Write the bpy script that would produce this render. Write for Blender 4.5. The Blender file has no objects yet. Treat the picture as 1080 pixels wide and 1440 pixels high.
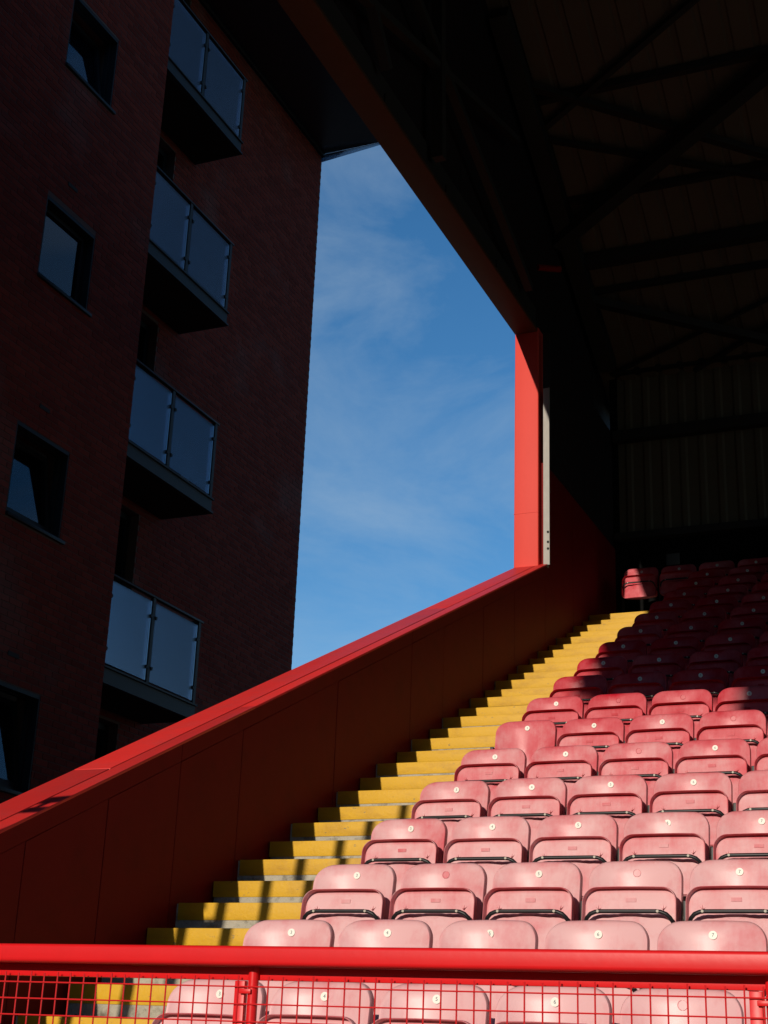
import bpy, bmesh, math, random
from mathutils import Vector, Matrix
random.seed(7)
scene = bpy.context.scene
COL = scene.collection

# ------------------------------------------------------------------ camera
CAM = Vector((3.0941, -5.5063, -0.1427))
RT = Vector((0.92131, 0.38714, 0.03615)); UP = Vector((0.10216, -0.33072, 0.93818)); FW = Vector((-0.37517, 0.86067, 0.34425))
FPX = 2051.8
cd = bpy.data.cameras.new('camera'); cam = bpy.data.objects.new('camera', cd); COL.objects.link(cam)
cd.sensor_fit = 'VERTICAL'; cd.sensor_height = 36.0; cd.sensor_width = 27.0; cd.lens = FPX / 1440 * 36.0
cd.clip_start = 0.05; cd.clip_end = 5000
m3 = Matrix((RT, UP, -FW)).transposed()
cam.matrix_world = Matrix.Translation(CAM) @ m3.to_4x4()
scene.camera = cam

# ------------------------------------------------------------------ sky and sun
SUN_DIR = Vector((1.0, 9.25, -2.86)).normalized()        # travel direction of the light
sun_el = math.asin(-SUN_DIR.z); sun_az = math.atan2(-SUN_DIR.x, -SUN_DIR.y)
world = bpy.data.worlds.new('World'); scene.world = world; world.use_nodes = True
wn = world.node_tree.nodes; wl = world.node_tree.links; wn.clear()
wo = wn.new('ShaderNodeOutputWorld'); bg = wn.new('ShaderNodeBackground'); sky = wn.new('ShaderNodeTexSky')
sky.sky_type = 'NISHITA'; sky.sun_disc = False; sky.sun_elevation = sun_el; sky.sun_rotation = sun_az
sky.air_density = 1.0; sky.dust_density = 0.0; sky.ozone_density = 3.0
bg.inputs['Strength'].default_value = 0.12
tc = wn.new('ShaderNodeTexCoord'); mp = wn.new('ShaderNodeMapping')
mp.inputs['Rotation'].default_value = (0.3, 0.62, 0.45); mp.inputs['Scale'].default_value = (2.4, 7.5, 7.5); mp.inputs['Location'].default_value = (0.0, 1.9, 0.6)
n1 = wn.new('ShaderNodeTexNoise'); n1.inputs['Scale'].default_value = 1.3; n1.inputs['Detail'].default_value = 9; n1.inputs['Roughness'].default_value = 0.6
n1.inputs['Distortion'].default_value = 0.7
cr = wn.new('ShaderNodeValToRGB'); cr.color_ramp.elements[0].position = 0.44; cr.color_ramp.elements[1].position = 0.80
cr.color_ramp.elements[0].color = (0, 0, 0, 1); cr.color_ramp.elements[1].color = (0.36, 0.36, 0.36, 1)
mx = wn.new('ShaderNodeMix'); mx.data_type = 'RGBA'; mx.blend_type = 'MIX'
mx.inputs[7].default_value = (3.7, 4.6, 5.3, 1)
wl.new(tc.outputs['Generated'], mp.inputs['Vector']); wl.new(mp.outputs[0], n1.inputs['Vector'])
wl.new(n1.outputs['Fac'], cr.inputs[0]); wl.new(cr.outputs[0], mx.inputs[0]); hs = wn.new('ShaderNodeHueSaturation'); hs.inputs['Saturation'].default_value = 1.24; wl.new(sky.outputs[0], hs.inputs['Color']); wl.new(hs.outputs[0], mx.inputs[6])
wl.new(mx.outputs[2], bg.inputs['Color']); wl.new(bg.outputs[0], wo.inputs['Surface'])
sl = bpy.data.lights.new('sun', 'SUN'); sl.energy = 3.8; sl.angle = math.radians(0.5); sl.color = (1.0, 0.90, 0.76)
so = bpy.data.objects.new('sun', sl); COL.objects.link(so); so.rotation_euler = SUN_DIR.to_track_quat('-Z', 'Y').to_euler()
so.location = (-10, -40, 30)
vs = scene.view_settings; vs.view_transform = 'Standard'; vs.look = 'None'; vs.exposure = 0.0; vs.gamma = 1.0; vs.use_curve_mapping = False

# ------------------------------------------------------------------ materials
def mat(name, col, rough=0.6, metal=0.0, spec=0.5, var=0.15, scale=6.0, bump=0.0, bscale=60.0, chips=None, dirt=None, stretch=(1, 1, 1)):
    m = bpy.data.materials.new(name); m.use_nodes = True
    nt = m.node_tree; N = nt.nodes; L = nt.links; b = N['Principled BSDF']
    b.inputs['Roughness'].default_value = rough; b.inputs['Metallic'].default_value = metal
    b.inputs['Specular IOR Level'].default_value = spec
    co = N.new('ShaderNodeTexCoord'); mpp = N.new('ShaderNodeMapping'); mpp.inputs['Scale'].default_value = stretch
    L.new(co.outputs['Object'], mpp.inputs['Vector'])
    nz = N.new('ShaderNodeTexNoise'); nz.inputs['Scale'].default_value = scale; nz.inputs['Detail'].default_value = 8; nz.inputs['Roughness'].default_value = 0.65
    L.new(mpp.outputs[0], nz.inputs['Vector'])
    a = N.new('ShaderNodeMix'); a.data_type = 'RGBA'
    a.inputs[6].default_value = tuple(max(0, c * (1 - var)) for c in col) + (1,)
    a.inputs[7].default_value = tuple(min(1, c * (1 + var)) for c in col) + (1,)
    L.new(nz.outputs['Fac'], a.inputs[0]); out = a.outputs[2]
    def layer(out, spec_):
        c2, sc, lo, hi, amt = spec_
        z = N.new('ShaderNodeTexNoise'); z.inputs['Scale'].default_value = sc; z.inputs['Detail'].default_value = 6; z.inputs['Roughness'].default_value = 0.7
        L.new(mpp.outputs[0], z.inputs['Vector'])
        r = N.new('ShaderNodeValToRGB'); r.color_ramp.elements[0].position = lo; r.color_ramp.elements[1].position = hi
        r.color_ramp.elements[0].color = (0, 0, 0, 1); r.color_ramp.elements[1].color = (amt, amt, amt, 1)
        L.new(z.outputs['Fac'], r.inputs[0])
        x = N.new('ShaderNodeMix'); x.data_type = 'RGBA'; L.new(r.outputs[0], x.inputs[0]); L.new(out, x.inputs[6]); x.inputs[7].default_value = tuple(c2) + (1,)
        return x.outputs[2]
    if dirt: out = layer(out, dirt)
    if chips: out = layer(out, chips)
    L.new(out, b.inputs['Base Color'])
    if bump:
        bz = N.new('ShaderNodeTexNoise'); bz.inputs['Scale'].default_value = bscale; bz.inputs['Detail'].default_value = 5
        L.new(co.outputs['Object'], bz.inputs['Vector'])
        bp = N.new('ShaderNodeBump'); bp.inputs['Strength'].default_value = bump; bp.inputs['Distance'].default_value = 0.01
        L.new(bz.outputs['Fac'], bp.inputs['Height']); L.new(bp.outputs[0], b.inputs['Normal'])
    return m

M = {}
M['red_shaded'] = mat('red_paint_shaded', (0.17, 0.0045, 0.004), 0.65, spec=0.12, var=0.12, scale=3, bump=0.10, bscale=30, dirt=((0.10, 0.004, 0.003), 5, 0.5, 0.75, 0.5))  # same paint as the coping, darkened here for the wall's shade
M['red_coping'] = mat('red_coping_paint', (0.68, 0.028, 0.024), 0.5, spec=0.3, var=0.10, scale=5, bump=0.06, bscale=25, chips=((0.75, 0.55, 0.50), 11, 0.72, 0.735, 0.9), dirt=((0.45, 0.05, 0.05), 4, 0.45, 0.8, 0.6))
M['red_post'] = mat('red_post_paint', (0.68, 0.058, 0.042), 0.6, spec=0.25, var=0.08, scale=6, bump=0.05, bscale=30, chips=((0.8, 0.6, 0.5), 14, 0.75, 0.77, 0.8), stretch=(1, 1, .25))
M['red_rail'] = mat('red_rail_paint', (0.66, 0.010, 0.012), 0.38, spec=0.3, var=0.10, scale=9, bump=0.03, bscale=45, chips=((0.85, 0.6, 0.58), 26, 0.715, 0.73, 0.95))
M['red_wire'] = mat('red_wire_paint', (0.60, 0.014, 0.016), 0.35, var=0.15, scale=30, chips=((0.5, 0.25, 0.2), 90, 0.66, 0.7, 0.7))
M['yellow'] = mat('yellow_step_paint', (0.62, 0.345, 0.008), 0.6, var=0.12, scale=7, bump=0.25, bscale=50, chips=((0.16, 0.13, 0.08), 24, 0.645, 0.69, 0.9), dirt=((0.40, 0.20, 0.015), 5, 0.48, 0.72, 0.75), stretch=(.6, 1, 1.4))
M['concrete'] = mat('weathered_concrete', (0.40, 0.36, 0.28), 0.85, var=0.25, scale=14, bump=0.5, bscale=60, dirt=((0.10, 0.085, 0.06), 9, 0.50, 0.68, 0.85), chips=((0.07, 0.06, 0.05), 60, 0.62, 0.68, 0.8))
M['steel'] = mat('galvanised_steel', (0.33, 0.31, 0.28), 0.6, 0.0, var=0.25, scale=20, bump=0.15, bscale=80, dirt=((0.30, 0.28, 0.25), 30, 0.5, 0.7, 0.8), stretch=(1, 1, .35))
M['black'] = mat('black_steel', (0.010, 0.010, 0.011), 0.42, spec=0.35, var=0.3, scale=30)
M['bracket'] = mat('dark_grey_bracket', (0.016, 0.016, 0.016), 0.5, var=0.3, scale=30)
M['bolt'] = mat('zinc_bolt', (0.40, 0.36, 0.28), 0.5, 0.0, var=0.2, scale=50)
M['disc'] = mat('cream_plastic_disc', (0.78, 0.76, 0.66), 0.5, var=0.06, scale=60)
M['ink'] = mat('number_ink', (0.10, 0.12, 0.14), 0.6, var=0.1)
M['scar'] = mat('red_disc_scar', (0.42, 0.03, 0.04), 0.5, var=0.2, scale=80)
M['hole'] = mat('dark_hole', (0.01, 0.01, 0.01), 0.9, var=0.1)
M['roof'] = mat('roof_underside', (0.11, 0.080, 0.056), 0.85, var=0.2, scale=2)
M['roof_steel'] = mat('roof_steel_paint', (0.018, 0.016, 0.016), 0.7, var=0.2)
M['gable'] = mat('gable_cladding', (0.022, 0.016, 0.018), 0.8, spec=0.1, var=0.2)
M['gable_beam'] = mat('brown_gable_beam', (0.10, 0.040, 0.020), 0.7, spec=0.15, var=0.15)
M['rear'] = mat('rear_cladding', (0.10, 0.085, 0.06), 0.75, var=0.2)
M['rear_base'] = mat('rear_base_wall', (0.008, 0.008, 0.008), 0.95, spec=0.0, var=0.2)
M['notice'] = mat('grey_notice', (0.09, 0.09, 0.09), 0.6, var=0.1)
M['mortar'] = mat('mortar', (0.10, 0.066, 0.058), 0.95, spec=0.1, var=0.2, scale=10)
M['frame'] = mat('window_frame', (0.008, 0.009, 0.011), 0.6, spec=0.2, var=0.15)
M['bal_steel'] = mat('balcony_steel', (0.022, 0.023, 0.026), 0.6, spec=0.2, var=0.15)
M['soffit'] = mat('dark_soffit', (0.030, 0.032, 0.036), 0.30, var=0.3, scale=2)
M['trim'] = mat('pale_eaves_trim', (0.45, 0.52, 0.60), 0.5, var=0.1)
M['slab'] = mat('balcony_slab', (0.03, 0.025, 0.02), 0.9, spec=0.1, var=0.15)
M['dark_room'] = mat('dark_interior', (0.03, 0.028, 0.027), 0.9, var=0.2)
M['curtain'] = mat('pale_curtain', (0.62, 0.66, 0.72), 0.8, var=0.15, scale=9, stretch=(1, 6, .4))
M['asphalt'] = mat('asphalt', (0.055, 0.053, 0.050), 0.9, var=0.2, scale=8, bump=0.3)
M['grass'] = mat('pitch_grass', (0.045, 0.075, 0.022), 0.9, var=0.3, scale=3, bump=0.5)
M['roof_top'] = mat('roof_tiles', (0.10, 0.09, 0.085), 0.8, var=0.2)

def brick_mat(name, rnd):
    m = bpy.data.materials.new(name); m.use_nodes = True
    N = m.node_tree.nodes; L = m.node_tree.links; b = N['Principled BSDF']; b.inputs['Roughness'].default_value = 0.9; b.inputs['Specular IOR Level'].default_value = 0.1
    if rnd == 'island': g = N.new('ShaderNodeNewGeometry'); o = g.outputs['Random Per Island']
    else: g = N.new('ShaderNodeObjectInfo'); o = g.outputs['Random']
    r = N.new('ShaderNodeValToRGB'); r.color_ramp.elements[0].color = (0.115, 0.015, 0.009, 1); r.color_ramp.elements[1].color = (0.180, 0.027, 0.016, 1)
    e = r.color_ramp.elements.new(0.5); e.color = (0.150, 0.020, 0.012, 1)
    L.new(o, r.inputs[0])
    co = N.new('ShaderNodeNewGeometry'); nz = N.new('ShaderNodeTexNoise'); nz.inputs['Scale'].default_value = 0.55; nz.inputs['Detail'].default_value = 6
    L.new(co.outputs['Position'], nz.inputs['Vector'])
    rr = N.new('ShaderNodeValToRGB'); rr.color_ramp.elements[0].position = 0.58; rr.color_ramp.elements[1].position = 0.78
    rr.color_ramp.elements[0].color = (0, 0, 0, 1); rr.color_ramp.elements[1].color = (.45, .45, .45, 1); L.new(nz.outputs['Fac'], rr.inputs[0])
    x = N.new('ShaderNodeMix'); x.data_type = 'RGBA'; L.new(rr.outputs[0], x.inputs[0]); L.new(r.outputs[0], x.inputs[6]); x.inputs[7].default_value = (0.17, 0.13, 0.12, 1)
    L.new(x.outputs[2], b.inputs['Base Color'])
    return m
M['brick_i'] = brick_mat('red_brick_islands', 'island'); M['brick_o'] = brick_mat('red_brick', 'object')

def seat_mat(name, gloss, zt=.765, edge=-0.14, spec=0.26):
    m = bpy.data.materials.new(name); m.use_nodes = True
    N = m.node_tree.nodes; L = m.node_tree.links; b = N['Principled BSDF']; b.inputs['Specular IOR Level'].default_value = spec
    oi = N.new('ShaderNodeObjectInfo'); sep = N.new('ShaderNodeSeparateColor'); L.new(oi.outputs['Color'], sep.inputs[0])
    co = N.new('ShaderNodeTexCoord'); ad = N.new('ShaderNodeVectorMath'); ad.operation = 'ADD'
    sc = N.new('ShaderNodeVectorMath'); sc.operation = 'SCALE'; sc.inputs[3].default_value = 40.0
    cb = N.new('ShaderNodeCombineXYZ'); L.new(oi.outputs['Random'], cb.inputs[0]); L.new(oi.outputs['Random'], cb.inputs[1]); L.new(cb.outputs[0], sc.inputs[0])
    L.new(co.outputs['Object'], ad.inputs[0]); L.new(sc.outputs[0], ad.inputs[1])
    n = N.new('ShaderNodeTexNoise'); n.inputs['Scale'].default_value = 5.5; n.inputs['Detail'].default_value = 7; n.inputs['Roughness'].default_value = 0.6
    L.new(ad.outputs[0], n.inputs['Vector'])
    mpv = N.new('ShaderNodeMapping'); mpv.inputs['Scale'].default_value = (22, 22, 2.0); L.new(ad.outputs[0], mpv.inputs['Vector'])
    n2 = N.new('ShaderNodeTexNoise'); n2.inputs['Scale'].default_value = 2.5; n2.inputs['Detail'].default_value = 5; L.new(mpv.outputs[0], n2.inputs['Vector'])
    # bleach amount = row fading + blotches
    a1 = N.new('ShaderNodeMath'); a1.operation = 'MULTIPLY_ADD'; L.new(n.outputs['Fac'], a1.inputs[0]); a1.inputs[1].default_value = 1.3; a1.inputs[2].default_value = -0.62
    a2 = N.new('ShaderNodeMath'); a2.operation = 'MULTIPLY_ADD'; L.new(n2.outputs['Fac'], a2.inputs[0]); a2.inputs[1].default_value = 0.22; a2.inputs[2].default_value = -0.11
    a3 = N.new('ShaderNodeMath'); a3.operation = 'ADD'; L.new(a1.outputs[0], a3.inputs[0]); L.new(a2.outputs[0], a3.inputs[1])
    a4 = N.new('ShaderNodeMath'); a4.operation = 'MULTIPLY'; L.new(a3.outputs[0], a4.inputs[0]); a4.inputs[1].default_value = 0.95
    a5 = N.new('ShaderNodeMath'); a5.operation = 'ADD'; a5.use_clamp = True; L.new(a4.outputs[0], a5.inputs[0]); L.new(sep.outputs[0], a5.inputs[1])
    # the moulded edges keep more of their red
    sx = N.new('ShaderNodeSeparateXYZ'); L.new(co.outputs['Object'], sx.inputs[0])
    def term(out, off, mul):
        q = N.new('ShaderNodeMath'); q.operation = 'ADD'; L.new(out, q.inputs[0]); q.inputs[1].default_value = off
        w = N.new('ShaderNodeMath'); w.operation = 'MULTIPLY'; w.use_clamp = True; L.new(q.outputs[0], w.inputs[0]); w.inputs[1].default_value = mul; return w.outputs[0]
    ab = N.new('ShaderNodeMath'); ab.operation = 'ABSOLUTE'; L.new(sx.outputs[0], ab.inputs[0])
    mxx = N.new('ShaderNodeMath'); mxx.operation = 'MAXIMUM'; L.new(term(ab.outputs[0], -.192 if zt > .7 else -.200, 32), mxx.inputs[0]); L.new(term(sx.outputs[2], -zt, 32), mxx.inputs[1])
    sb = N.new('ShaderNodeMath'); sb.operation = 'MULTIPLY_ADD'; sb.use_clamp = True; L.new(mxx.outputs[0], sb.inputs[0]); sb.inputs[1].default_value = edge; L.new(a5.outputs[0], sb.inputs[2]); a5 = sb
    r = N.new('ShaderNodeValToRGB'); E = r.color_ramp.elements
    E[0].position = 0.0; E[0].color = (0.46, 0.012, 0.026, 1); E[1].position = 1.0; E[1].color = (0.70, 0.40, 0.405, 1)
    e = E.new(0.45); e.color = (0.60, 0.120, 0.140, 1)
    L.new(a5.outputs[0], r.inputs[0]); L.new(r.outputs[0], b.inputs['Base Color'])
    rg = N.new('ShaderNodeMath'); rg.operation = 'MULTIPLY_ADD'; L.new(n.outputs['Fac'], rg.inputs[0]); rg.inputs[1].default_value = 0.16; rg.inputs[2].default_value = gloss
    L.new(rg.outputs[0], b.inputs['Roughness'])
    bz = N.new('ShaderNodeTexNoise'); bz.inputs['Scale'].default_value = 220; L.new(co.outputs['Object'], bz.inputs['Vector'])
    bp = N.new('ShaderNodeBump'); bp.inputs['Strength'].default_value = 0.06; bp.inputs['Distance'].default_value = 0.003; L.new(bz.outputs['Fac'], bp.inputs['Height']); L.new(bp.outputs[0], b.inputs['Normal'])
    return m
M['seat'] = seat_mat('faded_red_seat_plastic', 0.27)
M['pan'] = seat_mat('faded_red_pan_plastic', 0.48, .630, -0.60, 0.2)

def glass_mat(name, tint, a, ior=1.5, rough=0.04):
    m = bpy.data.materials.new(name); m.use_nodes = True
    N = m.node_tree.nodes; L = m.node_tree.links; N.clear()
    o = N.new('ShaderNodeOutputMaterial'); t = N.new('ShaderNodeBsdfTransparent'); t.inputs[0].default_value = tuple(tint) + (1,)
    g = N.new('ShaderNodeBsdfGlossy'); g.inputs['Roughness'].default_value = rough; g.inputs[0].default_value = (0.9, 0.93, 1, 1)
    d = N.new('ShaderNodeBsdfDiffuse'); d.inputs[0].default_value = (0.15, 0.14, 0.15, 1)
    fr = N.new('ShaderNodeFresnel'); fr.inputs[0].default_value = ior
    x1 = N.new('ShaderNodeMixShader'); x1.inputs[0].default_value = a; L.new(t.outputs[0], x1.inputs[1]); L.new(d.outputs[0], x1.inputs[2])
    x2 = N.new('ShaderNodeMixShader'); L.new(fr.outputs[0], x2.inputs[0]); L.new(x1.outputs[0], x2.inputs[1]); L.new(g.outputs[0], x2.inputs[2])
    L.new(x2.outputs[0], o.inputs[0]); return m
M['glass'] = glass_mat('window_glass', (0.8, 0.85, 0.9), 0.0)
M['clear_sheet'] = glass_mat('translucent_eaves_sheet', (0.70, 0.76, 0.80), 0.10)
M['frost'] = glass_mat('frosted_balcony_glass', (0.60, 0.60, 0.62), 0.17, 1.20, 0.15)

# ------------------------------------------------------------------ mesh helpers
class MB:
    def __init__(s): s.v = []; s.f = []
    def box(s, x0, x1, y0, y1, z0, z1, sh=0.0):          # sh: z shear along y (rake)
        b = len(s.v)
        for (x, y, z) in ((x0, y0, z0), (x1, y0, z0), (x1, y1, z0), (x0, y1, z0), (x0, y0, z1), (x1, y0, z1), (x1, y1, z1), (x0, y1, z1)):
            s.v.append((x, y, z + sh * y))
        for q in ((0, 3, 2, 1), (4, 5, 6, 7), (0, 1, 5, 4), (1, 2, 6, 5), (2, 3, 7, 6), (3, 0, 4, 7)): s.f.append(tuple(b + i for i in q))
        return s
    def tube(s, pts, r, n=10, cap=True):
        pts = [Vector(p) for p in pts]; b = len(s.v)
        ref = Vector((0, 0, 1)) if abs((pts[-1] - pts[0]).normalized().z) < 0.9 else Vector((1, 0, 0))
        for i, p in enumerate(pts):
            d = (pts[min(i + 1, len(pts) - 1)] - pts[max(i - 1, 0)]).normalized()
            u = d.cross(ref).normalized(); w = u.cross(d)
            for k in range(n):
                a = 2 * math.pi * k / n; s.v.append(tuple(p + r * (math.cos(a) * u + math.sin(a) * w)))
        for i in range(len(pts) - 1):
            for k in range(n):
                s.f.append((b + i * n + k, b + i * n + (k + 1) % n, b + (i + 1) * n + (k + 1) % n, b + (i + 1) * n + k))
        if cap:
            s.f.append(tuple(b + k for k in range(n))[::-1]); e = b + (len(pts) - 1) * n; s.f.append(tuple(e + k for k in range(n)))
        return s
    def beam(s, p, q, w, h):                              # rectangular bar from p to q
        p = Vector(p); q = Vector(q); d = (q - p).normalized()
        ref = Vector((0, 0, 1)) if abs(d.z) < 0.95 else Vector((1, 0, 0))
        u = d.cross(ref).normalized() * w / 2; t = u.normalized().cross(d).normalized() * h / 2; b = len(s.v)
        for c in (p, q):
            for a, e in ((-1, -1), (1, -1), (1, 1), (-1, 1)): s.v.append(tuple(c + a * u + e * t))
        for k in range(4): s.f.append((b + k, b + (k + 1) % 4, b + 4 + (k + 1) % 4, b + 4 + k))
        s.f.append((b + 3, b + 2, b + 1, b)); s.f.append((b + 4, b + 5, b + 6, b + 7)); return s
    def prism(s, poly, x0, x1):                           # polygon in (y, z) extruded along x
        b = len(s.v); n = len(poly)
        for x in (x0, x1):
            for (y, z) in poly: s.v.append((x, y, z))
        s.f.append(tuple(b + i for i in range(n))[::-1]); s.f.append(tuple(b + n + i for i in range(n)))
        for i in range(n): s.f.append((b + i, b + (i + 1) % n, b + n + (i + 1) % n, b + n + i))
        return s
    def mesh(s, name, m, bevel=0, seg=2, smooth=False):
        me = bpy.data.meshes.new(name); me.from_pydata(s.v, [], s.f)
        bm = bmesh.new(); bm.from_mesh(me); bmesh.ops.recalc_face_normals(bm, faces=bm.faces)
        if bevel: bmesh.ops.bevel(bm, geom=[e for e in bm.edges], offset=bevel, segments=seg, profile=0.5, affect='EDGES', clamp_overlap=True)
        bm.to_mesh(me); bm.free()
        if smooth or bevel:
            me.polygons.foreach_set('use_smooth', [True] * len(me.polygons))
            try: me.set_sharp_from_angle(angle=math.radians(40))
            except Exception: pass
        me.materials.append(M[m] if isinstance(m, str) else m); return me
    def obj(s, name, m, parent=None, **k): return link(name, s.mesh(name, m, **k), parent)
def link(name, me, parent=None, loc=None):
    o = bpy.data.objects.new(name, me); COL.objects.link(o); o.parent = parent
    if loc is not None: o.location = loc
    return o
def thing(name, label, cat, loc=(0, 0, 0), group=None):
    o = bpy.data.objects.new(name, None); COL.objects.link(o); o.location = loc; o.empty_display_size = 0.1
    o['label'] = label; o['category'] = cat
    if group: o['group'] = group
    return o
def kind(o, k): o['kind'] = k; return o
def label(o, l, c=None):
    o['label'] = l
    if c: o['category'] = c
    return o

# ------------------------------------------------------------------ measurements (metres)
T, R = 0.7142, 0.3352                 # terrace tread and riser
K0, SL = 0.599, 0.464                 # coping height at y=0 and rake
XW = -1.48                            # inner face of the side wall
XO = -1.818                           # outer edge of the coping
YB = 12.9                             # rear wall
ZG = 7.95                             # lower edge of the gable
YF = -12.2                            # front eaves
NR = 17
def tread_z(j): return R * j - 0.735
def riser_y(j): return T * j - 0.69

# ------------------------------------------------------------------ setting
g = MB(); g.box(-400, 400, -400, 400, -2.35, -1.85); kind(g.obj('ground', 'asphalt'), 'structure')
g = MB(); g.box(-30, 80, -120, -9.5, -1.846, -1.842); kind(g.obj('pitch', 'grass'), 'structure')
prof = [(-2.0, -1.846), (-2.0, tread_z(0) - 0.1), (riser_y(0), tread_z(0) - 0.1)]
for j in range(0, NR + 1):
    prof.append((riser_y(j), tread_z(j))); prof.append((riser_y(j + 1), tread_z(j)))
prof[-1] = (YB + 0.2, tread_z(NR)); prof.append((YB + 0.2, -1.846))
g = MB(); g.prism(prof, -1.50, 27.0); kind(g.obj('terrace', 'concrete'), 'structure')

# ------------------------------------------------------------------ stairs between the side wall and the seats
stairs = thing('stairs', 'concrete gangway steps with yellow painted edges beside the red wall', 'stairs', (-0.9, 0, tread_z(0)))
def par(o, p):
    o.parent = p; o.matrix_parent_inverse = Matrix.Translation(-p.location); return o
XS0, XS1 = -1.462, -0.27
for j in range(0, NR + 1):
    z = tread_z(j); y = riser_y(j); jig = random.uniform(-0.004, 0.004)
    n = MB(); n.box(XS0 - 0.006, XS1, y - 0.005, y + 0.10, z - 0.090 + jig, z + 0.005)
    par(n.obj('yellow_edge', 'yellow', None, bevel=0.004), stairs)
    if j < NR:
        yb = riser_y(j + 1) - 0.315; zt = z + R / 2
        b = MB(); b.box(XS0 - 0.004, XS1 - 0.02, yb, riser_y(j + 1) - 0.003, z + 0.002, zt)
        blk = par(b.obj('step_block', 'concrete', None, bevel=0.008), stairs)
        n = MB(); n.box(XS0 - 0.008, XS1 - 0.016, yb - 0.005, yb + 0.10, zt - 0.090 + random.uniform(-0.006, 0.006), zt + 0.005)
        e = n.obj('yellow_edge', 'yellow', None, bevel=0.004); e.parent = blk; e.matrix_parent_inverse = Matrix.Translation(-stairs.location)
        blk_inv = (Matrix.Translation(stairs.location) @ blk.matrix_parent_inverse).inverted(); e.matrix_parent_inverse = blk_inv

# ------------------------------------------------------------------ side wall with coping
wall = thing('side_wall', 'shaded red raked gangway wall topped by a bright sunlit red coping', 'wall', (-1.6, 0, -1.85))
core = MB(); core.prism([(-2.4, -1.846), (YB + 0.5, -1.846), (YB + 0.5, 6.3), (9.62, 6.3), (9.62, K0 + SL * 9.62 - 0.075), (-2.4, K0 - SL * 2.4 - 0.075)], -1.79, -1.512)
par(core.obj('wall_core', 'red_shaded', None), wall)
seams = [-2.4, -1.4, -0.3, 0.65, 1.35, 2.08, 2.83, 4.25, 5.70, 6.46, 7.53, 8.5, 9.60]
GAP = 0.003
for a, b in zip(seams[:-1], seams[1:]):
    lo = lambda y: max(-1.8, SL * y - 1.35)
    top = lambda y: K0 + SL * y - 0.135
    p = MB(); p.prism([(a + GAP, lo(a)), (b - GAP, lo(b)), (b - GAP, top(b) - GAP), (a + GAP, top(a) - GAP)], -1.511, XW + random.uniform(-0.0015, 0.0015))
    par(p.obj('wall_panel', 'red_shaded', None, bevel=0.0015, seg=1), wall)
for a, b in zip((-2.4, 2.08, 5.70), (2.08, 5.70, 9.60)):
    p = MB(); p.box(-1.511, XW + 0.001, a + 0.002, b - 0.002, K0 - 0.135, K0 - 0.012, SL)
    par(p.obj('top_band', 'red_shaded', None, bevel=0.0015, seg=1), wall)
for a, b in ((9.60, 10.75), (10.75, 11.9), (11.9, YB)):
    p = MB(); p.prism([(a + GAP, SL * a - 1.35), (b - GAP, SL * b - 1.35), (b - GAP, 6.29), (a + GAP, 6.29)], -1.511, XW)
    par(p.obj('wall_panel', 'red_shaded', None, bevel=0.0015, seg=1), wall)
for k, (a, b) in enumerate(((-2.4, 1.47), (1.47, 6.75), (6.75, 9.62))):
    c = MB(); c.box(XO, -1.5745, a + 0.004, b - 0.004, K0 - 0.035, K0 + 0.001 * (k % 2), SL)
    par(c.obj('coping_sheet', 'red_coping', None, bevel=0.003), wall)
for k, (a, b) in enumerate(((-2.4, 2.9), (2.9, 9.64))):
    c = MB(); c.box(-1.556, -1.440, a + 0.001, b - 0.001, K0 - 0.016, K0 + 0.003, SL)
    par(c.obj('coping_edge_strip', 'red_coping', None, bevel=0.003), wall)

# ------------------------------------------------------------------ post and column in the side opening
post = thing('red_post', 'bright red boxed post standing on the wall coping against the sky', 'post', (-1.68, 9.52, 4.98))
p = MB(); p.box(-1.826, -1.535, 9.52, 9.80, 4.90, 8.02); par(p.obj('post_casing', 'red_post', None, bevel=0.012, seg=3), post)
p = MB(); p.box(-1.829, -1.532, 9.516, 9.80, 5.66, 5.664); par(p.obj('casing_joint', 'red_post', None), post)
stl = thing('steel_column', 'weathered grey steel column with bolt holes beside the red post', 'column', (-1.44, 9.56, 5.0))
p = MB(); p.box(-1.487, -1.412, 9.56, 9.575, 5.03, 7.22); p.box(-1.470, -1.458, 9.575, 9.68, 5.03, 7.22)
par(p.obj('column_section', 'steel', None), stl)
p = MB(); p.box(-1.489, -1.410, 9.558, 9.59, 7.221, 7.945); par(p.obj('shaded_head', 'roof_steel', None), stl)  # black colour stands in for the gable's shadow on the column
for zc in (5.22, 5.30, 5.42):
    h = MB(); h.tube([(-1.432, 9.553, zc), (-1.432, 9.566, zc)], 0.014, 10); par(h.obj('bolt_hole', 'hole', None), stl)
p = MB(); p.box(-1.416, -1.4115, 9.548, 9.5585, 5.04, 7.22); par(p.obj('flange_lip', 'steel', None), stl)

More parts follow.
